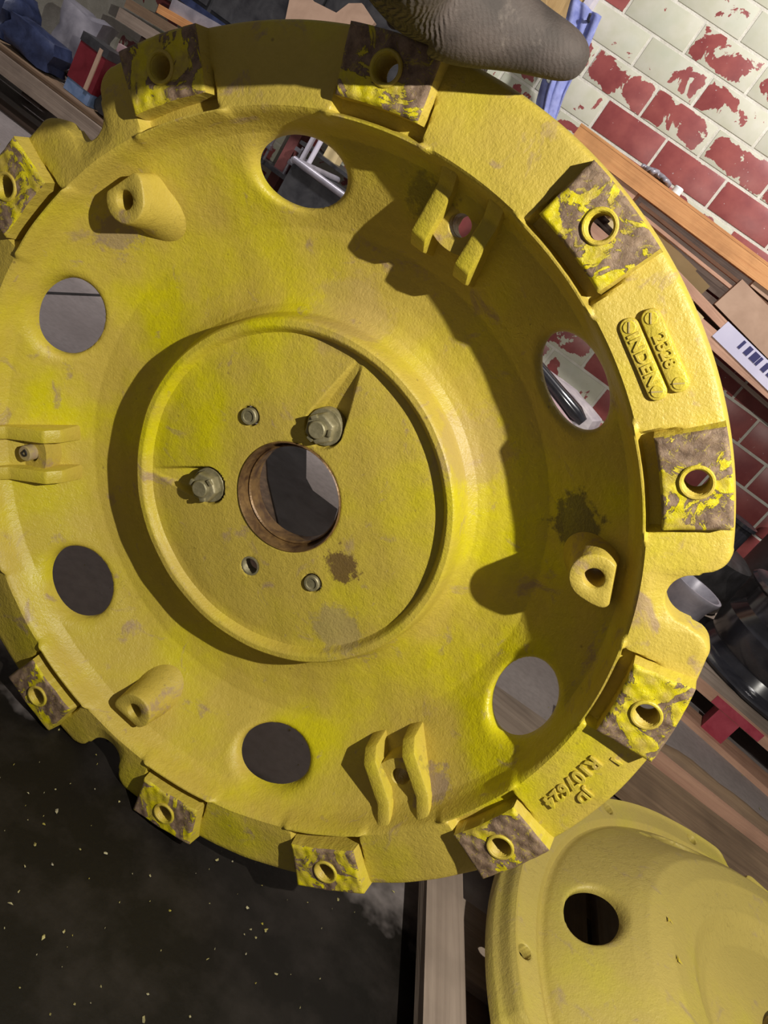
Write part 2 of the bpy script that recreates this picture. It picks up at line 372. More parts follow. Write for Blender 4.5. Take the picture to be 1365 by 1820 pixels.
def zmod1(X, Y, Z):
    for (cx, cy), (ax, ay) in NUTS:
        ux, uy = ax - cx, ay - cy; L2 = ux * ux + uy * uy
        t = np.clip(((X - cx) * ux + (Y - cy) * uy) / L2, 0, 1)
        d = np.hypot(X - cx - t * ux, Y - cy - t * uy)
        wdt = 0.021 * (1 - t) + 0.003 * t; dep = 0.020 * (1 - t) + 0.001 * t
        Z = Z - dep * sstep((wdt + 0.003 - d) / 0.005) * (np.hypot(X, Y) < 0.186)
    R_ = np.hypot(X, Y); A_ = np.degrees(np.arctan2(Y, X))
    for a in PADANG:      # recess in front of every pad
        t = np.abs(((A_ - a + 180) % 360 - 180)) * R_ * PI / 180
        Z = Z + 0.0065 * sstep((0.058 - t) / 0.012) * sstep((R_ - 0.3775) / 0.006) * sstep((0.3895 - R_) / 0.003)
        Z = Z - 0.014 * sstep((0.046 - t) / 0.005) * sstep((R_ - 0.3865) / 0.004) * sstep((0.430 - R_) / 0.02)
    # gentle unevenness of the casting
    Z = Z + 0.0006 * np.sin(X * 37 + 1) * np.sin(Y * 41 + 2) + 0.0004 * np.sin(X * 91) * np.cos(Y * 83)
    return Z
web = casting('web', rows1, zp1, 'yellow_paint', wheel, 1200, holes1, 0.015, notch_out, zmod1)

# pads: raised blocks with a bolt hole
def pad_mesh(z_bot=-0.032, hr=0.0115, drop=0.0):
    nu, nv = 56, 40
    U = np.linspace(-1, 1, nu); Vv = np.linspace(0, 1, nv)
    UU, VV = np.meshgrid(U, Vv)
    R = 0.401 + 0.0565 * VV; A = UU * math.radians(5.75) * (0.4 / R) ** 0.35
    X = R * np.cos(A); Y = R * np.sin(A)
    e = np.minimum(np.minimum((1 - np.abs(UU)) * 0.043, VV * 0.0565), (1 - VV) * 0.0565)
    Z = -0.0025 * (1 - sstep(e / 0.0025)) + 0.0005 * np.sin(UU * 7 + VV * 4) * np.cos(VV * 9) + 0.0006 * np.sin(UU * 19) * np.sin(VV * 13)
    hx, hy = 0.43, 0.0
    d = np.hypot(X - hx, Y - hy); ins = d < hr
    dead = ins[:-1, :-1] & ins[1:, :-1] & ins[:-1, 1:] & ins[1:, 1:]
    s = np.where(ins & (d > 1e-6), hr / np.maximum(d, 1e-6), 1); X = hx + (X - hx) * s; Y = Y * s
    N = nu * nv; idx = np.arange(N).reshape(nv, nu)
    F = np.stack([idx[:-1, :-1], idx[:-1, 1:], idx[1:, 1:], idx[1:, :-1]], -1)[~dead]
    E_ = np.concatenate([F[:, [0, 1]], F[:, [1, 2]], F[:, [2, 3]], F[:, [3, 0]]])
    key = E_[:, 0].astype(np.int64) * N + E_[:, 1]; rk = E_[:, 1].astype(np.int64) * N + E_[:, 0]
    B = E_[~np.isin(key, rk)]
    inner = (d.ravel()[B[:, 0]] < 0.02)
    Xb = X + 0; Yb = Y * 1.09
    low = np.stack([np.where(d < 0.02, X, Xb), -np.where(d < 0.02, Y, Yb), np.full(X.shape, z_bot)], -1).reshape(-1, 3)
    V3 = np.concatenate([np.stack([X, -Y, Z], -1).reshape(-1, 3), low])
    FW = np.stack([B[:, 1], B[:, 0], B[:, 0] + N, B[:, 1] + N], -1)
    faces = np.concatenate([F, FW]); used = np.unique(faces); mp = np.full(2 * N, -1); mp[used] = np.arange(len(used))
    me = bpy.data.meshes.new('pad'); me.from_pydata(V3[used].tolist(), [], mp[faces].tolist())
    # material 0 = worn face, 1 = painted sides
    me.materials.append(MATS['worn_pad']); me.materials.append(MATS['yellow_paint'])
    nF = len(F)
    for i, p in enumerate(me.polygons):
        if i >= nF: p.material_index = 1
    me.shade_smooth(); me.set_sharp_from_angle(angle=math.radians(40)); return me
pm = pad_mesh()
def ring_profile(r0, r1, z0, z1, b=0.001): return [(r0, z0), (r0, z1 - b), (r0 + b, z1), (r1 - b, z1), (r1, z1 - b), (r1, z0)]
collar0 = None
def sleeve_prof():
    p = [(0.0116, 0.0006), (0.0112, 0.0)]; z = 0.0
    while z > -0.029:
        p += [(0.0104, z - 0.0011), (0.0115, z - 0.0022)]; z -= 0.0022
    p += [(0.0115, z - 0.002), (0.0124, z - 0.002), (0.0124, 0.0006)]
    return p
for a in PADANG:
    o = bpy.data.objects.new('pad', pm); C.objects.link(o); o.parent = wheel; o.rotation_euler = (0, 0, -math.radians(a))
    if collar0 is None:
        collar0 = lathe('hole_collar', ring_profile(0.0113, 0.0148, -0.002, 0.0022), 'yellow_paint', o, 40)
        thread0 = lathe('hole_thread', sleeve_prof(), 'yellow_paint', o, 32)
        collar0.location = thread0.location = (0.43, 0, 0)
    else:
        for s_ in (collar0, thread0):
            c_ = s_.copy(); C.objects.link(c_); c_.parent = o
# bosses: tear-drop topped posts
def boss(ang):
    # outline in local polar frame: round on the inside, flattened on the outer side with a corner
    out = []
    for k in range(64):
        t = 2 * PI * k / 64; r = 0.0235
        x = r * math.cos(t); y = r * math.sin(t)
        c = max(0.0, math.cos(t - math.radians(62)))
        x += 0.007 * c ** 8 * math.cos(math.radians(62)); y += 0.007 * c ** 8 * math.sin(math.radians(62))
        x = min(x, 0.0175); out.append((x, y))
    lv = [(-0.0245, 0.93), (-0.0250, 0.975), (-0.027, 1.0), (-0.045, 1.07), (-0.062, 1.16), (-0.072, 1.32), (-0.092, 1.6)]
    hr = 0.0098; v = []; f = []
    n = 64
    for k in range(n):
        t = 2 * PI * k / n; v.append((hr * math.cos(t), hr * math.sin(t), -0.11))
    for k in range(n):
        t = 2 * PI * k / n; v.append((hr * math.cos(t), hr * math.sin(t), -0.0255))
    for k in range(n):
        t = 2 * PI * k / n; v.append(((hr + 0.001) * math.cos(t), (hr + 0.001) * math.sin(t), -0.0245))
    for z, s in lv:
        for x, y in out: v.append((x * s, y * s, z))
    L = 3 + len(lv)
    for i in range(L - 1):
        for k in range(n):
            l = (k + 1) % n; f.append((i * n + k, i * n + l, (i + 1) * n + l, (i + 1) * n + k))
    v = [(x, -y, z) for x, y, z in v]
    o = mesh_obj('boss', v, f, 'yellow_paint', wheel, True, True, 50)
    o.location = P3(0.347, ang, 0); o.rotation_euler = (0, 0, -math.radians(ang)); return o
b0 = boss(60)
for a in (180, 300):
    c_ = b0.copy(); C.objects.link(c_); c_.parent = wheel; c_.location = P3(0.347, a, 0); c_.rotation_euler = (0, 0, -math.radians(a))
# ribs: two radial gussets with a raised floor and a bolt hole between them
def rib_mesh():
    # side outline (r, z): top level near the ledge, sloping down to the web on the inner end
    prof = [(0.3875, -0.0145), (0.366, -0.0385), (0.318, -0.0470), (0.306, -0.0640), (0.302, -0.12), (0.391, -0.10)]
    b = bmesh.new(); L = []
    for y, s in ((-0.0085, 1), (0.0085, 1)):
        L.append([b.verts.new((r, y * (1.0 if z > -0.065 else 1.3), z)) for r, z in prof])
    b.faces.new(L[0]); b.faces.new(L[1][::-1])
    for k in range(len(prof)):
        l = (k + 1) % len(prof); b.faces.new([L[0][k], L[1][k], L[1][l], L[0][l]])
    bmesh.ops.recalc_face_normals(b, faces=b.faces)
    return b
def seat_mesh(ang):
    b = bmesh.new()
    o = lathe('bolt_seat', [(0.0108, -0.09), (0.0108, -0.0570), (0.0118, -0.0560), (0.024, -0.0560), (0.024, -0.0570), (0.025, -0.11)], 'yellow_paint', wheel, 40)
    for v in o.data.vertices:
        v.co.y = max(-0.020, min(0.020, v.co.y * 1.4)) if math.hypot(v.co.x, v.co.y) > 0.02 else v.co.y
        if v.co.x > 0.012: v.co.x = v.co.x * 1.35
    b.free(); return o
for i, a in enumerate((0, 120, 240)):
    for sgn in (-1, 1):
        if i == 0 and sgn == -1:
            r0 = bm_obj('rib', rib_mesh(), 'yellow_paint', wheel, True, 35, 0.0025); ro = r0
        else:
            ro = r0.copy(); C.objects.link(ro); ro.parent = wheel
        ro.location = P3(0.0258, a + 90 * sgn, 0); ro.rotation_euler = (0, 0, -math.radians(a))
    if i == 0: s0 = seat_mesh(a); so = s0
    else: so = s0.copy(); C.objects.link(so); so.parent = wheel
    so.location = P3(0.347, a, 0); so.rotation_euler = (0, 0, -math.radians(a))
# lower ring of rust inside the bore
tag(lathe('bore_ring', [(0.0650, -0.0785), (0.0638, -0.0775), (0.0625, -0.0800), (0.0615, -0.090), (0.0600, -0.0945), (0.0580, -0.0925), (0.0565, -0.0945), (0.0568, -0.116), (0.066, -0.116)], 'rust_metal', wheel, 96), 'rusty brown bore ring')
# plug stud set flush at the left bracket
stud_l = lathe('plug', [(0.0001, -0.0435), (0.0085, -0.0435), (0.0098, -0.0448), (0.0098, -0.07), (0.0001, -0.07)], 'lav_dust', wheel, 24, P3(0.345, 240.3, 0)); tag(stud_l, 'dusty round plug stamped D')
# studs in the hub
for x, y, k in BOLTS:
    if k == 'stud':
        o = lathe('stud', [(0.0001, -0.0765), (0.0060, -0.0765), (0.0066, -0.0752), (0.0088, -0.0752), (0.0098, -0.0765), (0.0098, -0.098), (0.0001, -0.098)], 'old_steel', wheel, 28, (x, -y, 0)); tag(o, 'grey steel stud end')
    else:
        pr = []; z = -0.0795
        while z > -0.098: pr += [(0.0098, z), (0.0112, z - 0.0011)]; z -= 0.0022
        pr += [(0.0120, z), (0.0120, -0.0795)]
        o = lathe('threaded_insert', pr, 'old_steel', wheel, 28, (x, -y, 0))
# nuts on slanted studs in teardrop pockets
for (cx, cy), (ax, ay) in NUTS:
    b = bmesh.new(); n = 6; hh = [(-0.082, 0.0150), (-0.0722, 0.0150), (-0.0700, 0.0135), (-0.0700, 0.0085)]
    rr = []
    rot = random.uniform(0, 1)
    for z, r in hh: rr.append([b.verts.new((r * math.cos(2 * PI * k / 6 + rot), r * math.sin(2 * PI * k / 6 + rot), z)) for k in range(6)])
    for i in range(3):
        for k in range(6): b.faces.new([rr[i][k], rr[i][(k + 1) % 6], rr[i + 1][(k + 1) % 6], rr[i + 1][k]])
    b.faces.new(rr[-1]); bmesh.ops.recalc_face_normals(b, faces=b.faces)
    nu = bm_obj('nut', b, 'old_steel', wheel, True, 30, 0.0008); nu.location = (cx, -cy, 0.0145); nu.scale = (1.22, 1.22, 1.16); tag(nu, 'dusty grey hexagonal nut')
    lathe('bolt_end', [(0.0001, -0.0645), (0.0072, -0.0645), (0.0082, -0.0655), (0.0082, -0.073), (0.0001, -0.073)], 'old_steel', nu, 24)
    b = bmesh.new(); an = random.uniform(0, 6)
    for q in range(3):
        m_ = Matrix.Rotation(an + q * 2.09, 4, 'Z'); box_bm(b, 0.0096, 0.0132, -0.003, 0.003, -0.071, -0.0672, m_)
    bmesh.ops.recalc_face_normals(b, faces=b.faces); bm_obj('lock_tab', b, 'old_steel', nu, True, 30, 0.0006)
    lathe('washer', [(0.009, -0.099), (0.009, -0.0815), (0.0165, -0.0815), (0.0172, -0.0825), (0.0172, -0.099)], 'old_steel', nu, 28)

# cast lettering
def text_obj(txt, size, depth, mat, parent, name='lettering'):
    cu = bpy.data.curves.new('txt', 'FONT'); cu.body = txt; cu.size = size; cu.extrude = depth; cu.bevel_depth = size * 0.03; cu.offset = size * 0.012
    cu.align_x = 'CENTER'; cu.align_y = 'CENTER'; cu.space_character = 1.12
    t = bpy.data.objects.new('txt', cu); C.objects.link(t)
    dg = bpy.context.evaluated_depsgraph_get(); me = bpy.data.meshes.new_from_object(t.evaluated_get(dg))
    bpy.data.objects.remove(t); bpy.data.curves.remove(cu)
    me.name = name; me.materials.clear(); me.materials.append(MATS[mat])
    o = bpy.data.objects.new(name, me); C.objects.link(o); o.parent = parent; return o
def place_local(o, r, deg, z, rotdeg):
    # rotdeg: clockwise angle (as seen) of the text's reading direction in wheel coordinates
    o.location = P3(r, deg, z); o.rotation_euler = (0, 0, -math.radians(rotdeg))
t = text_obj('R107624', 0.0195, 0.0016, 'yellow_paint', wheel); place_local(t, 0.4195, 90.5, -0.0136, 90.5 + 90)
for v in t.data.vertices: v.co.x *= 1.0
t = text_obj('JD', 0.0155, 0.0014, 'yellow_paint', wheel); place_local(t, 0.4385, 91.0, -0.0157, 90 + 90)
t = text_obj('I', 0.016, 0.0010, 'yellow_paint', wheel); place_local(t, 0.436, 84.0, -0.0158, 80 + 90)
# maker's plate: two raised capsule bars with letters and slotted screws
def capsule(name, L, Wd, H, mat, parent):
    pts = []
    for k in range(17): a = -PI / 2 + PI * k / 16; pts.append((L / 2 - Wd / 2 + Wd / 2 * math.cos(a), Wd / 2 * math.sin(a)))
    for k in range(17): a = PI / 2 + PI * k / 16; pts.append((-L / 2 + Wd / 2 + Wd / 2 * math.cos(a), Wd / 2 * math.sin(a)))
    b = bmesh.new(); lo = [b.verts.new((x * 1.02, y * 1.1, -0.004)) for x, y in pts]; hi = [b.verts.new((x, y, H)) for x, y in pts]
    n = len(pts)
    for k in range(n): b.faces.new([lo[k], lo[(k + 1) % n], hi[(k + 1) % n], hi[k]])
    b.faces.new(hi); b.faces.new(lo[::-1]); bmesh.ops.recalc_face_normals(b, faces=b.faces)
    return bm_obj(name, b, mat, parent, True, 40, 0.0012)
for txt, r in (('INDEN', 0.4095), ('2328', 0.4275)):
    p_ = capsule('name_bar', 0.073, 0.0155, 0.0052, 'yellow_paint', wheel)
    place_local(p_, r, 30.1, -0.0150, 30.1 + 90 - 2.5)
    t = text_obj(txt, 0.0135, 0.0010, 'yellow_paint', p_); t.location = (0, 0, 0.0052)
    if txt == 'INDEN': t.data.transform(Matrix.Diagonal((1.05, 1, 1, 1)))
    for sx_ in (-1, 1):
        s_ = lathe('screw_head', ring_profile(0.0001, 0.0055, 0.003, 0.0062, 0.0008), 'yellow_paint', p_, 24, (sx_ * 0.029, 0, 0))
        bb = bmesh.new(); box_bm(bb, -0.0045, 0.0045, -0.0006, 0.0006, 0.0055, 0.0070, Matrix.Translation((sx_ * 0.029, 0, 0)) @ Matrix.Rotation(0.8 * sx_ + 0.4, 4, 'Z')); bm_obj('screw_slot', bb, 'lav_dust', p_)
t = text_obj('D', 0.011, 0.0005, 'black_rubber', stud_l); t.location = (0, 0, -0.0432); t.rotation_euler = (0, 0, math.radians(-110))

# ------------------------------------------------------------------ second wheel lying on the pallet
wheel2 = bpy.data.objects.new('cast_wheel', None); C.objects.link(wheel2); wheel2.empty_display_size = 0.05
n2 = Vector((0.032, -0.037, 0.9988)).normalized(); ex = Vector((-0.9981, -0.0538, 0.03)); ex = (ex - n2 * ex.dot(n2)).normalized(); ey = n2.cross(ex)
m2 = Matrix.Identity(4)
for i in range(3): m2[i][0] = ex[i]; m2[i][1] = ey[i]; m2[i][2] = n2[i]
m2[0][3], m2[1][3], m2[2][3] = 0.791, 0.967, 0.1213
wheel2.matrix_world = m2
tag(wheel2, 'dull dusty yellow cast wheel centre lying flat on the wooden pallet at the lower right', 'wheel', 'yellow cast wheel centres')
def PA(r, deg): a = math.radians(-deg); return r * math.cos(a), r * math.sin(a)   # casting() stores (x,-y)
holes2 = []
for k in range(6): x, y = PA(0.3409, 60 * k); holes2.append((x, y, 0.0492, 0.011, math.radians(-60 * k), 0.636))
for k in range(12):
    x, y = PA(0.4275, 13.6 + 30 * k); holes2.append((x, y, 0.0105, 0.0012))
x, y = PA(0.362, -50); holes2.append((x, y, 0.0095, 0.002))
rows2 = spaced([(0.06, 0.16, 0.004), (0.16, 0.38, 0.003), (0.38, 0.412, 0.0014), (0.412, 0.436, 0.003), (0.436, 0.4605, 0.0013)])
zp2 = ([0, 0.06, 0.165, 0.185, 0.205, 0.25, 0.285, 0.305, 0.341, 0.372, 0.383, 0.389, 0.394, 0.398, 0.403, 0.408, 0.436, 0.440, 0.445, 0.450, 0.455, 0.4605],
       [0.060, 0.060, 0.060, 0.068, 0.082, 0.0905, 0.085, 0.0725, 0.0436, 0.0185, 0.009, 0.0035, -0.0035, -0.0065, -0.0035, 0.0, 0.0, 0.0008, 0.004, -0.002, -0.018, -0.026])
def zmod2(X, Y, Z): return Z + 0.0006 * np.sin(X * 31) * np.cos(Y * 29)
casting('web', rows2, zp2, 'yellow_paint_dull', wheel2, 900, holes2, 0.016, lambda PP: notch_out(PP, (90, 210, 330)), zmod2)
lathe('bore_ring', [(0.0605, 0.05), (0.0605, 0.072), (0.070, 0.072), (0.070, 0.05)], 'rust_metal', wheel2, 64)
for k in (0, 2):
    b = bmesh.new()
    # paint flakes lifted beside the hand hole
    pts = [(random.uniform(-0.009, 0.009), random.uniform(-0.006, 0.006)) for _ in range(7)]
    pts.sort(key=lambda p: math.atan2(p[1], p[0])); vv = [b.verts.new((x, y, random.uniform(0.0005, 0.002))) for x, y in pts]; cc = b.verts.new((0, 0, 0.003))
    for i in range(len(vv)): b.faces.new([cc, vv[i], vv[(i + 1) % len(vv)]])
    bmesh.ops.recalc_face_normals(b, faces=b.faces); o = bm_obj('paint_flake', b, 'yellow_paint', wheel2); a = math.radians(150 + k * 7); o.location = (0.246 + 0.004 * k, 0.03 - 0.028 * k, 0.0915)

# ------------------------------------------------------------------ setting
b = bmesh.new(); box_bm(b, -9, 5, -3, 7.5, -0.1, 0); tag(bm_obj('floor', b, 'concrete'), 'worn grey concrete floor with a large black patch', None, None, 'structure')
WY = 3.6
b = bmesh.new(); box_bm(b, -7.5, 4, WY + 0.0035, WY + 0.25, 0, 3.6)
wall = tag(bm_obj('wall_back', b, 'mortar'), 'brick wall with peeling cream paint over dark red brick', None, None, 'structure')
BL, BH = 0.2935, 0.1325
bb = bmesh.new(); box_bm(bb, -BL / 2 + 0.0058, BL / 2 - 0.0058, -0.0, 0.012, -BH / 2 + 0.006, BH / 2 - 0.006)
bmesh.ops.recalc_face_normals(bb, faces=bb.faces)
bmesh.ops.bevel(bb, geom=[e for e in bb.edges if all(abs(v.co.y) < 1e-4 for v in e.verts)], offset=0.003, segments=2, profile=0.5, affect='EDGES')
bme = bpy.data.meshes.new('brick'); bb.to_mesh(bme); bb.free(); bme.materials.append(MATS['painted_brick']); bme.shade_smooth(); bme.set_sharp_from_angle(angle=0.6)
RED = {(-1, 0): 0.95, (-2, 0): 0.8, (-1, -1): .9}
# exposed-brick list: (x, z, how red)
REDS = [(-0.75, 1.25, .35), (-0.60, 1.37, .92), (-0.25, 1.37, 1), (0.05, 1.37, .9), (-0.42, 1.23, .95), (-0.45, 1.5, .5), (-0.1, 1.5, .62), (0.1, 1.23, .7), (0.2, 1.23, 1), (-0.15, 1.23, .45),
        (-0.95, 1.76, 1), (-0.80, 1.5, .45), (0.05, 1.75, .9), (-0.3, 1.63, .35), (0.15, 1.5, .6), (-0.5, 1.75, .45), (0.3, 1.37, .8), (-0.9, 1.5, .5), (-0.08, 1.10, .8), (0.2, 1.10, .9)]
nb = 0
for row in range(16):
    zc = 1.3 - 8 * BH + (row - 1) * BH + BH / 2
    off = -0.10 if (row % 2 == 1) else -0.25
    for k in range(-9, 9):
        xc = off + BL / 2 + k * BL
        if zc < 0.07 or xc > 1.45: continue
        o = bpy.data.objects.new('brick', bme); C.objects.link(o); o.parent = wall; o.location = (xc, WY, zc)
        red = 0.10 if zc > 1.17 else (0.75 if zc > 0.9 else 0.97)
        for rx, rz, rr_ in REDS:
            if abs(rx - xc) < BL / 2 and abs(rz - zc) < BH / 2: red = rr_
        if -0.4 < xc < 0.0 and 0.40 < zc < 0.64: red = 0.45 if zc > 0.5 else 0.3
        if xc < -1.0: red = 0.25 if rng.random() < 0.7 else 0.8
        o.color = (red, red, red, 1); nb += 1
# trims and fittings on the wall at the left
def plank(name, a, b, y0, y1, h, mat, parent=None, bevel=0.003):
    ax, az = a; bx, bz = b; L = math.hypot(bx - ax, bz - az)
    o = box(name, -L / 2, L / 2, y0, y1, -h / 2, h / 2, mat, parent, bevel)
    o.location = ((ax + bx) / 2, 0, (az + bz) / 2); o.rotation_euler = (0, -math.atan2(bz - az, bx - ax), 0); return o
# ------------------------------------------------------------------ wooden crate fixed on the wall
crate = empty('wooden_crate', (0, 0, 0)); tag(crate, 'long orange-brown wooden crate on brackets along the brick wall, label at its right end', 'crate')
def cp(name, a, b, y0, y1, h, mat, **k): return plank(name, a, b, y0, y1, h, mat, crate, **k)
cp('top_rail', (-0.66, 1.215), (0.95, 1.165), 3.27, 3.33, 0.062, 'orange_wood')
cp('slat', (-0.30, 1.150), (0.95, 1.085), 3.30, 3.34, 0.012, 'pink_wood')
cp('slat', (-0.26, 1.120), (0.95, 1.050), 3.30, 3.34, 0.012, 'pink_wood')
cp('back_board', (-0.66, 1.15), (0.95, 1.09), 3.50, 3.52, 0.13, 'dark_wood')
cp('back_board', (-0.66, 1.02), (0.95, 0.94), 3.50, 3.52, 0.13, 'dark_wood')
cp('lid_board', (-0.66, 1.252), (0.95, 1.202), 3.27, 3.30, 0.010, 'orange_wood')
cp('cream_board', (-0.55, 1.12), (0.02, 1.035), 3.36, 3.375, 0.095, 'cream_board')
cp('cream_board', (-0.02, 1.04), (0.10, 1.018), 3.362, 3.377, 0.085, 'cream_board')
cp('middle_rail', (-0.60, 1.115), (0.95, 0.855), 3.28, 3.32, 0.034, 'pink_wood')
cp('thin_lath', (-0.35, 1.035), (0.16, 0.945), 3.27, 3.285, 0.018, 'cream_board')
cp('bottom_rail', (-0.66, 0.995), (0.95, 0.845), 3.28, 3.33, 0.062, 'pink_wood')
cp('floor_board', (-0.66, 0.94), (0.95, 0.80), 3.33, 3.52, 0.016, 'dark_wood')
cp('corner_block', (-0.47, 1.165), (-0.33, 1.150), 3.28, 3.40, 0.085, 'pink_wood')
cp('end_block', (0.17, 1.075), (0.60, 1.005), 3.275, 3.40, 0.125, 'cardboard')
cp('end_block', (0.22, 1.150), (0.60, 1.125), 3.28, 3.40, 0.03, 'cardboard')
lb = cp('paper_label', (0.235, 0.955), (0.62, 0.90), 3.276, 3.279, 0.075, 'paper', bevel=0); tag(lb, 'white printed paper label')
for i in range(9):
    q = box('printed_line', -0.13 + 0.03 * i, -0.118 + 0.03 * i + 0.008 * (i % 3), -0.0015, 0.0, -0.004, 0.030, 'ink', lb, 0); q.location = (0.03, 3.2755, 0)
for x_ in (-0.5, 0.80):
    cp('wall_bracket', (x_, 0.99), (x_ + 0.03, 0.99), 3.34, WY + 0.001, 0.30, 'dark_steel')
cap = lathe('plastic_cap', [(0.0001, 0.034), (0.016, 0.034), (0.019, 0.030), (0.019, 0.0), (0.0001, 0.0)], 'white_button', None, 24, (-0.215, 3.30, 1.237)); tag(cap, 'tiny pale blue plastic cap standing on the top rail of the wall crate', 'cap')  # small plastic cap on the crate's top rail
rg = mesh_obj('rag', *(lambda nx=14, ny=8: ([(-0.06 + 0.13 * i / nx, 0.05 * j / ny + 0.01 * math.sin(i), 0.012 + 0.022 * abs(math.sin(i * 1.1 + j)) * (1 - abs(i / nx - .5))) for j in range(ny + 1) for i in range(nx + 1)],
      [(j * (nx + 1) + i, j * (nx + 1) + i + 1, (j + 1) * (nx + 1) + i + 1, (j + 1) * (nx + 1) + i) for j in range(ny) for i in range(nx)]))(), 'grey_steel', None, True); rg.location = (-0.32, 3.285, 1.222)
md = rg.modifiers.new('s', 'SOLIDIFY'); md.thickness = 0.012; md.offset = -1
rg.location.z = 1.238; tag(rg, 'crumpled grey rag on the top rail of the wall crate', 'rag')
rg.location.z = 1.233

# blue cloth hanging on the wall, with its white button
def hanging_cloth():
    nx, nz = 40, 50; v = []; f = []
    for j in range(nz + 1):
        t = j / nz; z = 1.62 - 0.42 * t
        for i in range(nx + 1):
            s = i / nx; wdt = 0.14 - 0.04 * t; x = -1.02 + 0.14 * t + wdt * s + 0.012 * math.sin(5 * t + 1)
            y = 3.46 - 0.022 * math.sin(s * 6.5 + 4 * t + 2 * math.sin(3 * t)) * (0.4 + 0.6 * t) - 0.007 * math.sin(s * 17 - 9 * t + 3 * s * t) - 0.005 * math.sin(t * 23 + 5 * s)
            zz = z + 0.02 * math.sin(s * 6) * t; v.append((x, y, zz))
    for j in range(nz):
        for i in range(nx): a = j * (nx + 1) + i; f.append((a, a + 1, a + nx + 2, a + nx + 1))
    o = mesh_obj('cloth', v, f, 'blue_cloth', None, True)
    m_ = o.modifiers.new('s', 'SOLIDIFY'); m_.thickness = 0.006; m_.offset = 0; return o
jk = empty('work_jacket', (-0.95, 3.55, 1.2)); tag(jk, 'pale blue cloth garment hanging on the wall beside the glove tip', 'jacket')
cl = hanging_cloth(); cl.parent = jk; cl.location = (0.95, -3.55, -1.2)
bt = lathe('button', [(0.0001, 0.006), (0.014, 0.006), (0.017, 0.003), (0.017, -0.006), (0.0001, -0.006)], 'white_button', jk, 24, (0.045, -0.085, 0.148)); bt.rotation_euler = (PI / 2, 0, 0); tag(bt, 'round white button')
hk = tube('hook', [(0.045, 0.05, 0.385), (0.045, -0.10, 0.385), (0.045, -0.115, 0.40)], 0.006, 'dark_steel', jk)
# wooden notice board with a white edge strip
nb_ = empty('wooden_board', (-1.03, 3.57, 1.5)); tag(nb_, 'tan wooden board with screws and a white edge strip, on the wall above the glove', 'board')
box('panel', -0.085, 0.05, -0.035, 0.03, 0.05, 0.75, 'tan_wood_z', nb_)
box('edge_strip', 0.052, 0.082, -0.045, 0.03, 0.00, 0.75, 'white_paint', nb_)
for zz, xx in ((0.105, 0.03), (0.17, 0.035), (0.13, -0.01), (0.20, -0.02)):
    q = lathe('screw', [(0.0001, 0.003), (0.005, 0.003), (0.006, 0.0), (0.0001, 0.0)], 'dark_steel', nb_, 16, (xx, -0.035, zz)); q.rotation_euler = (PI / 2, 0, 0)
st = box('wooden_stick', -0.017, 0.017, -0.012, 0.012, 0.0, 0.65, 'tan_wood_z'); st.location = (-1.045, 3.50, 1.475); st.rotation_euler = (0, math.radians(-40), 0); tag(st, 'tan wooden stick leaning in front of the wooden board on the wall', 'stick')

# machine corner seen through the upper round hole
tub = empty('steel_tub', (-1.1, 3.05, 0)); tag(tub, 'dark grey steel tub with a blue-grey rim seen through the topmost round hole', 'tub')
box('body', -0.33, 0.55, -0.14, 0.30, 0.0, 0.545, 'dark_steel', tub, 0.01)
tube('rolled_rim', [(-0.33, -0.15, 0.560), (0.55, -0.15, 0.560)], 0.013, 'grey_steel', tub); tube('rolled_rim', [(-0.33, -0.15, 0.556), (-0.33, 0.30, 0.556)], 0.013, 'grey_steel', tub)
ps = tag(box('wall_post', -1.795, -1.745, 3.50, 3.58, 0.0, 1.2, 'red_brown'), 'red-brown wooden post against the wall, seen through the topmost round hole', 'post')
for i, (x_, y_, z0, z1) in enumerate(((-1.585, 3.28, 0.0, 1.1), (-1.53, 3.24, 0.0, 1.1))):
    tag(tube('white_pipe', [(x_, y_, z0), (x_, y_, z1)], 0.011, 'white_paint'), 'white upright pipe seen through the topmost round hole, ' + ('left one' if i == 0 else 'right one beside the tub'), 'pipe', 'white pipes behind the tub')
tb = tag(box('wood_block', -1.565, -1.50, 3.27, 3.33, 0.60, 0.69, 'cream_board'), 'tan wooden block against the wall beyond the tub, seen through the topmost round hole', 'block'); tb.location = (0.005, 0.12, 0)
rl = tag(box('wall_shelf', -1.66, -1.30, 3.34, WY + 0.002, 0.585, 0.60, 'dark_steel'), 'dark steel wall shelf under the tan wooden block beyond the tub', 'shelf')
def clamp(x, y, z0, z1, lab):
    t_ = empty('bar_clamp', (x, y, z0)); tag(t_, lab, 'clamp', 'chrome bar clamps on the wall')
    box('bar', -0.005, 0.005, -0.003, 0.003, 0, z1 - z0, 'bright_steel', t_, 0.001)
    box('jaw', -0.03, 0.006, -0.008, 0.008, z1 - z0 - 0.03, z1 - z0 - 0.012, 'bright_steel', t_, 0.003)
    box('sliding_jaw', -0.03, 0.008, -0.009, 0.009, 0.05, 0.07, 'bright_steel', t_, 0.003)
    tube('handle', [(-0.024, 0, 0.05), (-0.024, 0, -0.02)], [0.007, 0.009], 'bright_steel', t_); return t_
clamp(-1.83, 3.45, 0.426, 0.60, 'leftmost chrome bar clamp seen through the topmost round hole')
clamp(-1.70, 3.475, 0.426, 0.57, 'middle chrome bar clamp between the post and the white pipes')
clamp(-1.645, 3.475, 0.426, 0.55, 'right chrome bar clamp nearest the white pipes')
tag(box('clamp_rail', -2.1, -1.60, 3.46, WY + 0.002, 0.405, 0.425, 'dark_steel'), 'dark steel rail under the chrome bar clamps', 'rail')

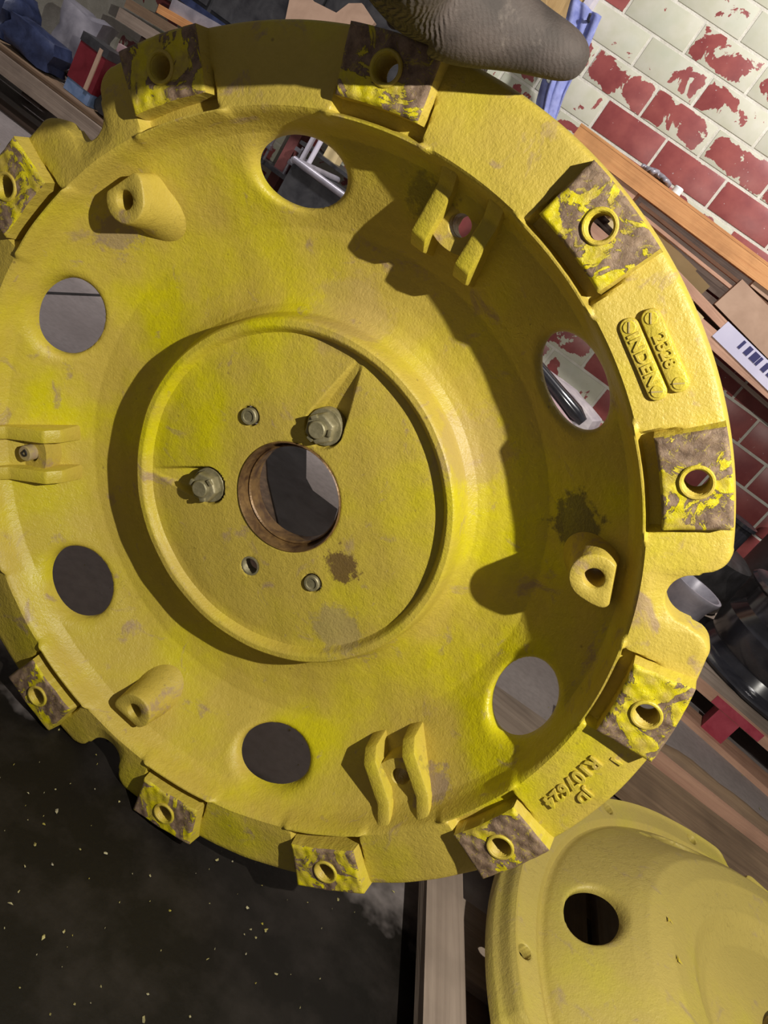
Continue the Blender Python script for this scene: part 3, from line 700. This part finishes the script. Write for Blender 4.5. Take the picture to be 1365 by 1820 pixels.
# cast alloy housing with a black strap, seen through the right-hand round hole
hs = empty('alloy_housing', (-0.05, 3.0, 0)); tag(hs, 'pinkish grey cast metal housing seen through the right-hand round hole', 'housing')
def blob(name, L, Wd, H, mat, parent, seed, sub=3, amp=0.06):
    b = bmesh.new(); bmesh.ops.create_cube(b, size=1); bmesh.ops.subdivide_edges(b, edges=b.edges[:], cuts=4, use_grid_fill=True)
    r_ = random.Random(seed); ph = [r_.uniform(0, 6) for _ in range(6)]
    for v in b.verts:
        c = v.co; n = c.normalized()
        k = 1 + amp * math.sin(c.x * 7 + ph[0]) * math.cos(c.y * 6 + ph[1]) + amp * math.sin(c.z * 9 + ph[2] + c.x * 5)
        c2 = c.lerp(n * 0.62, 0.25) * k; v.co = (c2.x * L, c2.y * Wd, c2.z * H)
    return bm_obj(name, b, mat, parent, True, 45)
q = blob('body', 0.36, 0.19, 0.25, 'cast_alloy', hs, 3); q.location = (-0.05, 0.03, 0.345); q.rotation_euler = (0, 0.12, 0)
q = blob('foot', 0.22, 0.2, 0.24, 'cast_alloy', hs, 5); q.location = (-0.07, 0.03, 0.125)
q = lathe('bolt_boss', ring_profile(0.007, 0.020, 0, 0.035, 0.003), 'cast_alloy', hs, 24, (0.048, -0.10, 0.375)); q.rotation_euler = (PI / 2, 0, 0)
q = lathe('bolt_boss', ring_profile(0.006, 0.014, 0, 0.03, 0.003), 'cast_alloy', hs, 24, (-0.02, -0.11, 0.42)); q.rotation_euler = (PI / 2, 0, 0)
for dx_, dz_ in ((-0.06, 0.40), (0.0, 0.41), (-0.1, 0.43)):
    q = lathe('bolt_hole', [(0.0001, 0.001), (0.006, 0.001), (0.006, -0.004), (0.0001, -0.004)], 'dark_steel', hs, 16, (dx_, -0.118, dz_)); q.rotation_euler = (PI / 2, 0, 0)
pipe_ = tube('long_muffler', [(-0.42, 2.86, 0.545), (-0.25, 2.86, 0.495), (-0.10, 2.86, 0.46), (0.0, 2.86, 0.435), (0.045, 2.86, 0.425)], [0.026, 0.026, 0.027, 0.032, 0.018], 'black_enamel'); tag(pipe_, 'long dark glossy pipe resting on the cast metal housing, seen through the right-hand round hole', 'pipe')
p2 = tube('pinkish_pipe', [(-0.42, 2.83, 0.49), (-0.2, 2.83, 0.445), (-0.08, 2.83, 0.415), (0.02, 2.84, 0.392)], [0.017, 0.017, 0.016, 0.010], 'pink_block'); tag(p2, 'thin pinkish tube below the dark pipe, seen through the right-hand round hole', 'pipe')

# ------------------------------------------------------------------ pallets and what stands on them
def slab(name, cx, cy, ang, x0, x1, y0, y1, z0, z1, mat, parent, jit=0.002):
    o = box(name, x0, x1, y0, y1, z0, z1, mat, parent, 0.003, jit); return o
rp = empty('red_edged_pallet', (0.66, 2.26, 0), (0, 0, math.radians(-10))); tag(rp, 'low pallet with a red-painted front edge carrying the black drums by the wall', 'pallet')
box('front_board', -0.35, 0.95, 0.0, 0.02, 0.095, 0.125, 'pink_wood', rp); box('lower_board', -0.35, 0.95, -0.02, 0.08, 0.0, 0.018, 'pink_wood', rp)
q = box('painted_edge', 0.17, 0.33, -0.003, 0.0005, 0.097, 0.124, 'red_paint', rp, 0.001); tag(q, 'bright red painted edge')
q = box('block', 0.20, 0.27, 0.0, 0.09, 0.018, 0.095, 'red_paint', rp); tag(q, 'red painted pallet block')
box('block', 0.72, 0.82, 0.0, 0.09, 0.018, 0.095, 'grey_wood', rp); box('block', -0.30, -0.2, 0.0, 0.09, 0.018, 0.095, 'grey_wood', rp)
for i in range(7): box('deck_board', -0.35, 0.95, 0.022 + i * 0.125, 0.135 + i * 0.125, 0.105, 0.123, 'grey_wood', rp, 0.002, 0.0015)
for yy in (0.45, 0.83):
    for xx in (-0.3, 0.2, 0.72): box('block', xx, xx + 0.1, yy, yy + 0.09, 0.0, 0.105, 'dark_wood', rp)
def drum(loc, prof, lab, rot=(0, 0, 0), mat='black_enamel', name='wheel_drum', cat='drum', group='black drums on the red pallet'):
    o = lathe(name, prof, mat, None, 72, loc, 30); o.rotation_euler = rot; tag(o, lab, cat, group); return o
drum((1.02, 2.62, 0.126), [(0.10, 0.0), (0.285, 0.0), (0.29, 0.01), (0.275, 0.022), (0.235, 0.03), (0.225, 0.06), (0.235, 0.10), (0.232, 0.15), (0.20, 0.19), (0.20, 0.25), (0.235, 0.262), (0.245, 0.272), (0.238, 0.282), (0.20, 0.275), (0.185, 0.262), (0.18, 0.12), (0.10, 0.10)], 'glossy black wheel rim with a wide base flange, nearest drum on the red-edged pallet')
drum((1.20, 3.255, 0.126), [(0.12, 0), (0.30, 0.0), (0.30, 0.36), (0.28, 0.375), (0.12, 0.37)], 'large matt black drum standing by the wall behind the glossy rim', mat='black_rubber')
drum((0.70, 3.05, 0.126), [(0.05, 0), (0.19, 0.0), (0.20, 0.02), (0.19, 0.20), (0.16, 0.215), (0.05, 0.21)], 'dark round drum low behind the grey sleeve, left end of the red-edged pallet', mat='black_rubber')
fn = drum((0.648, 2.51, 0.128), [(0.062, 0.0), (0.068, 0.0), (0.074, 0.10), (0.083, 0.13), (0.088, 0.14), (0.088, 0.152), (0.079, 0.152), (0.068, 0.12), (0.060, 0.02)], 'grey steel flared sleeve seen through the notch at the right of the wheel', (0, 0, 0), 'grey_steel', 'flared_sleeve', 'sleeve', None)
drum((0.74, 3.06, 0.3415), [(0.0001, 0), (0.055, 0.0), (0.055, 0.10), (0.062, 0.104), (0.062, 0.118), (0.05, 0.12), (0.0001, 0.11)], 'small blue-black cup on the low dark drum by the brick wall', (0, 0, 0), 'black_enamel', 'oil_cup', 'cup', None)

# pallet beneath the second wheel
wp_ = empty('timber_pallet', (0.375, 0.56, 0), (0, 0, math.radians(8))); tag(wp_, 'weathered grey wooden pallet under the flat yellow wheel at the lower right', 'pallet')
q = box('side_board', -0.018, 0.048, -0.30, 0.70, 0.038, 0.056, 'grey_wood_y', wp_, 0.004, 0.002); q.rotation_euler = (0, 0, math.radians(9))
box('side_rail', 0.060, 0.082, -0.25, 0.62, 0.038, 0.050, 'pink_wood', wp_, 0.003, 0.002)
for k in range(7): box('deck_board', 0.088 + k * 0.15, 0.215 + k * 0.15, -0.25, 0.66, 0.038, 0.054, 'grey_wood_y', wp_, 0.003, 0.002)
for k in range(4): box('cross_board', -0.015, 1.14, -0.22 + k * 0.25, -0.10 + k * 0.25, 0.018, 0.0375, 'grey_wood', wp_, 0.003, 0.001)
for yy in (-0.22, 0.20, 0.54):
    for xx in (-0.01, 0.52, 1.03): box('block', xx, xx + 0.10, yy, yy + 0.10, 0.0, 0.018, 'dark_wood', wp_, 0.004)
fb = empty('wide_plank', (0.42, 1.455, 0)); fb.rotation_euler = (0, 0, math.radians(3)); tag(fb, 'wide weathered brown plank lying on blocks behind the flat wheel', 'plank')
box('board', 0.0, 1.15, 0.02, 0.205, 0.055, 0.076, 'brown_wood', fb, 0.003, 0.002); box('block', 0.1, 0.2, 0.03, 0.16, 0.0, 0.055, 'dark_wood', fb); box('block', 0.8, 0.9, 0.03, 0.16, 0.0, 0.055, 'dark_wood', fb)
fb2 = tag(box('thin_batten', 0.56, 1.60, 1.735, 1.753, 0.026, 0.080, 'pink_wood', None, 0.003), 'thin pinkish batten on edge beyond the wide brown plank', 'batten')
fb2s = [tag(box('support_block', x_, x_ + 0.09, 1.72, 1.81, 0.0, 0.0258, 'dark_wood'), 'dark wooden support block under the batten and round timber, ' + l_, 'block', 'blocks under the batten') for x_, l_ in ((0.62, 'left one'), (1.15, 'right one'))]
lg = empty('round_edged_timber', (0.62, 1.795, 0.026)); tag(lg, 'rough round-edged brown timber beyond the thin batten', 'timber')
v = []; f = []; nseg = 14; nl = 24
for i in range(nl + 1):
    t_ = i / nl
    for k in range(nseg):
        a = 2 * PI * k / nseg; r_ = 0.032 * min(1, 0.45 + t_ * 6) * (1 + 0.06 * math.sin(i * 1.7 + k)); v.append((t_ * 0.95, 0.035 * 0 + r_ * math.cos(a) * 1.05, 0.033 + r_ * math.sin(a)))
for i in range(nl):
    for k in range(nseg): l = (k + 1) % nseg; f.append((i * nseg + k, i * nseg + l, (i + 1) * nseg + l, (i + 1) * nseg + k))
f.append(tuple(range(nseg))); f.append(tuple(nl * nseg + k for k in range(nseg)))
mesh_obj('log', v, f, 'brown_wood', lg, True)

# pallet with scrap at the upper left
up = empty('long_pallet', (-2.5, 2.87, 0)); tag(up, 'long weathered pallet on the floor at the upper left, loaded with scrap', 'pallet')
box('stringer', -1.3, 0.75, -0.02, 0.03, 0.14, 0.215, 'grey_wood', up, 0.004, 0.003)
for k in range(5): box('deck_board', -1.3, 0.75, 0.0 + k * 0.125, 0.112 + k * 0.125, 0.217, 0.236, ('brown_wood', 'grey_wood', 'dark_wood')[k % 3], up, 0.002, 0.003)
for xx in (-1.2, -0.55, 0.28, 0.6):
    box('block', xx, xx + 0.12, 0.04, 0.14, 0.0, 0.215, 'dark_wood', up, 0.004)
    box('block', xx, xx + 0.12, 0.48, 0.6, 0.0, 0.215, 'dark_wood', up, 0.004)
box('bottom_board', -1.3, 0.75, 0.05, 0.13, 0.0, 0.02, 'dark_wood', up)
DZ = 0.238
def rot_about(o, loc, rz): o.location = loc; o.rotation_euler = (0, 0, math.radians(rz)); return o
jb = [((-2.70, 2.96, DZ), (0.24, 0.13, 0.12), 'blue_plastic', 6, 'crushed blue-black plastic case at the far left of the long pallet', 'case'),
      ((-2.97, 3.02, DZ), (0.22, 0.2, 0.17), 'blue_plastic', -8, 'dark blue crumpled bag at the left frame edge behind the crushed case', 'bag'),
      ((-2.74, 3.22, DZ), (0.20, 0.15, 0.25), 'grey_steel', 12, 'grey metal engine part standing behind the crushed blue case', 'engine part'),
      ((-2.545, 3.09, DZ), (0.10, 0.10, 0.12), 'cast_alloy', 30, 'small pale metal casting between the blue case and the red box', 'casting'),
      ((-2.235, 2.96, DZ), (0.17, 0.12, 0.14), 'black_rubber', -20, 'black rubber lump right of the red box on the long pallet', 'rubber part'),
      ((-1.95, 2.98, DZ), (0.18, 0.13, 0.20), 'black_rubber', 15, 'larger black rubber lump beside the wheel edge on the long pallet', 'rubber part')]
for i, (lo, sz, mt, rz, lab, cat) in enumerate(jb):
    o = blob({'bag': 'plastic_bag', 'case': 'crushed_case', 'engine part': 'engine_part', 'casting': 'small_casting', 'rubber part': 'rubber_part'}[cat], sz[0], sz[1], sz[2], mt, None, 20 + i, amp=0.10)
    o.location = (lo[0], lo[1], lo[2] + sz[2] * 0.50); o.rotation_euler = (0, 0, math.radians(rz)); tag(o, lab, cat)
    zmin = min((o.matrix_basis @ v_.co).z for v_ in o.data.vertices); o.location.z += lo[2] - zmin
rb = empty('red_box', (-2.42, 2.92, DZ), (0, 0, math.radians(-5))); tag(rb, 'dark red box with a light blue base on the long pallet at the upper left', 'box')
box('body', -0.075, 0.075, 0, 0.11, 0.05, 0.20, 'red_plastic', rb, 0.006); box('base', -0.072, 0.072, 0.003, 0.107, 0.0, 0.05, 'light_blue', rb, 0.004); box('lid', -0.078, 0.078, -0.003, 0.113, 0.2, 0.235, 'dark_steel', rb, 0.004)
box('strap', 0.03, 0.05, -0.005, 0.0, 0.05, 0.22, 'cardboard', rb, 0.001)
rk = empty('scrap_rack', (-2.2, 3.25, 0.2375)); tag(rk, 'small wooden rack of beams standing on the long pallet at the upper left', 'rack')
box('post', -0.30, -0.25, 0.0, 0.05, 0.0, 0.36, 'dark_wood', rk); box('post', 0.20, 0.25, 0.0, 0.05, 0.0, 0.42, 'dark_wood', rk)
plank('beam', (-0.42, 0.345), (0.28, 0.385), -0.04, 0.01, 0.05, 'grey_wood', rk); plank('beam', (-0.42, 0.40), (0.28, 0.455), -0.02, 0.06, 0.04, 'brown_wood', rk)
plank('beam', (-0.32, 0.455), (0.28, 0.51), 0.05, 0.12, 0.035, 'orange_wood', rk); plank('beam', (-0.3, 0.50), (0.28, 0.555), 0.09, 0.15, 0.05, 'grey_steel', rk)
wc = empty('wall_cabinet', (-2.38, 3.45, 0.80)); tag(wc, 'long dark grey wall cabinet above the scrap pallet, behind the top of the wheel', 'cabinet')
box('body', -0.95, 1.0, -0.05, 0.151, 0.0, 0.75, 'dark_steel', wc, 0.01)
for k in range(4): box('door', -0.94 + k * 0.485, -0.475 + k * 0.485, -0.065, -0.05, 0.015, 0.74, 'dark_steel', wc, 0.005)
box('bottom_rail', -0.95, 1.0, -0.08, 0.0, -0.03, 0.0, 'blue_plastic', wc, 0.004)
cb_ = [(-2.03, 1.10), (-1.904, 1.073), (-1.791, 1.087), (-1.762, 1.142), (-1.712, 1.17), (-1.623, 1.139), (-1.662, 1.0), (-1.84, 0.93), (-1.98, 0.95)]
n_ = len(cb_); v = [(x, 3.345, z) for x, z in cb_] + [(x, 3.369, z) for x, z in cb_]
tag(mesh_obj('torn_cardboard', v, [tuple(range(n_)), tuple(range(n_, 2 * n_))] + [(k, (k + 1) % n_, n_ + (k + 1) % n_, n_ + k) for k in range(n_)], 'cardboard'), 'torn pinkish brown cardboard on the cabinet front, beside the glove above the wheel rim', 'cardboard')
pb = blob('pink_block', 0.34, 0.13, 0.13, 'pink_block', None, 40, amp=0.05); pb.location = (-2.27, 3.13, 0.45); pb.rotation_euler = (0, math.radians(-5), 0); tag(pb, 'pale pink rough block on the wooden rack at the upper left', 'block')

# paint chips and grit on the floor
nchip = 520; v = []; f = []
for i in range(nchip):
    k = rng.random()
    if k < 0.6: x_, y_ = rng.uniform(-0.35, 0.20), rng.uniform(0.3, 1.1)
    else: x_, y_ = rng.uniform(-3, 1.6), rng.uniform(0.9, 3.2)
    s_ = (0.0006 + 0.0016 * rng.random() ** 3) * (1 if y_ < 1.1 else 1.8); b0_ = len(v); a0 = rng.uniform(0, 6); n_ = 5
    el = rng.uniform(1, 2.4)
    for q_ in range(n_):
        a = a0 + q_ * 2 * PI / n_; r_ = s_ * rng.uniform(0.6, 1.3); xx, yy = r_ * math.cos(a) * el, r_ * math.sin(a); v.append((x_ + xx * math.cos(a0) - yy * math.sin(a0), y_ + xx * math.sin(a0) + yy * math.cos(a0), 0.0004 + rng.uniform(0, 0.0018)))
    v.append((x_, y_, 0.003)); [f.append((b0_ + q_, b0_ + (q_ + 1) % n_, b0_ + n_)) for q_ in range(n_)]
chips = mesh_obj('floor_grit', v, f, 'paint_chip'); tag(chips, 'scattered yellow paint chips and pale grit on the concrete floor', 'debris', None, 'stuff')
def flat_piece(name, pts, z0, z1, mat, lab, cat):
    n = len(pts); v = [(x, y, z0) for x, y in pts] + [(x, y, z1) for x, y in pts]
    f = [tuple(range(n)), tuple(range(n, 2 * n))] + [(k, (k + 1) % n, n + (k + 1) % n, n + k) for k in range(n)]
    return tag(mesh_obj(name, v, f, mat), lab, cat)
flat_piece('loose_plank', [(0.215, 1.590), (0.412, 1.620), (0.412, 1.41), (0.20, 1.375)], 0.0, 0.022, 'grey_wood', 'short loose wooden plank on the floor seen through the lower right round hole', 'plank')
flat_piece('flat_black_piece', [(-0.698, 2.02), (-0.593, 2.125), (-0.453, 1.859), (-0.411, 1.823), (-0.329, 1.829), (-0.206, 1.443), (-0.242, 1.372), (-0.376, 1.558), (-0.499, 1.71)], 0.0065, 0.0125, 'black_rubber', 'flat black piece on the floor seen through the hub bore', 'mat')  # thin flat black piece lying behind the hub bore
flat_piece('rusty_plate', [(-0.644, 1.719), (-0.623, 1.91), (-0.503, 1.72), (-0.38, 1.566), (-0.267, 1.412), (-0.326, 1.289)], 0.0, 0.006, 'dusty_rust', 'dull rusty plate on the floor, at the left inside the hub bore', 'plate')
box('floor_joint', -1.322, -1.311, 0.9, 3.2, -0.002, 0.0015, 'black_rubber', bpy.data.objects['floor'], 0)
# ------------------------------------------------------------------ the person's gloved hand
def skin_chain(name, chains, mat, parent, sub=2):
    v = []; e = []; rad = []
    for ch in chains:
        for i, (p, r_) in enumerate(ch['pts']):
            v.append(p); rad.append(r_)
            if i: e.append((len(v) - 2, len(v) - 1))
            elif ch.get('root') is not None: e.append((ch['root'], len(v) - 1))
    me = bpy.data.meshes.new(name); me.from_pydata(v, e, []); o = bpy.data.objects.new(name, me); C.objects.link(o)
    sk = o.modifiers.new('skin', 'SKIN'); sk.use_smooth_shade = True; sk.branch_smoothing = 0.6
    for i, r_ in enumerate(rad): me.skin_vertices[0].data[i].radius = (r_, r_) if not isinstance(r_, tuple) else r_
    me.skin_vertices[0].data[0].use_root = True
    ss = o.modifiers.new('sub', 'SUBSURF'); ss.levels = ss.render_levels = sub
    dg = bpy.context.evaluated_depsgraph_get(); m_ = bpy.data.meshes.new_from_object(o.evaluated_get(dg)); m_.name = name
    bpy.data.objects.remove(o); m_.materials.clear(); m_.materials.append(MATS[mat]); m_.shade_smooth()
    o = bpy.data.objects.new(name, m_); C.objects.link(o); o.parent = parent; return o
def CAMP(px, py, d):   # a point given in camera axes, turned into a world point
    q = RW @ np.array([(px - 682.5) / 1367 * d, (py - 910) / 1367 * d, d]); return (float(q[0]), float(q[1]), float(q[2] + CAM_H))
hand = empty('person', (0, 0, 0)); tag(hand, 'hand in a dark brown work glove gripping the top of the upright yellow wheel', 'person')
root = [(CAMP(748, -205, 0.44), 0.060), (CAMP(728, -140, 0.50), 0.064), (CAMP(722, -72, 0.556), 0.066), (CAMP(772, -8, 0.570), 0.053)]
thumb = [(CAMP(842, 24, 0.573), 0.0405), (CAMP(900, 51, 0.577), 0.0310), (CAMP(952, 74, 0.580), 0.0245), (CAMP(1000, 95, 0.582), 0.0212), (CAMP(1024, 110, 0.583), 0.0165), (CAMP(1040, 122, 0.583), 0.0085)]
fingers = []
for k in range(4):
    x0 = 700 + k * 48
    fingers.append([(CAMP(x0 + 10, -75 + k * 30, 0.64), 0.012), (CAMP(x0 + 20, -40 + k * 32, 0.70), 0.0115), (CAMP(x0 + 10, 10 + k * 32, 0.735), 0.011), (CAMP(x0, 50 + k * 30, 0.735), 0.0095)])
chains = [{'pts': root}, {'pts': thumb, 'root': 3}] + [{'pts': fg, 'root': 2} for k, fg in enumerate(fingers)]
gl = skin_chain('work_glove', chains, 'glove', hand, 3)
arm = skin_chain('sleeve', [{'pts': [(CAMP(746, -205, 0.445), 0.064), (CAMP(760, -245, 0.40), 0.064), (CAMP(770, -420, 0.34), 0.062), (CAMP(700, -800, 0.31), 0.06)]}], 'sleeve', hand, 2)
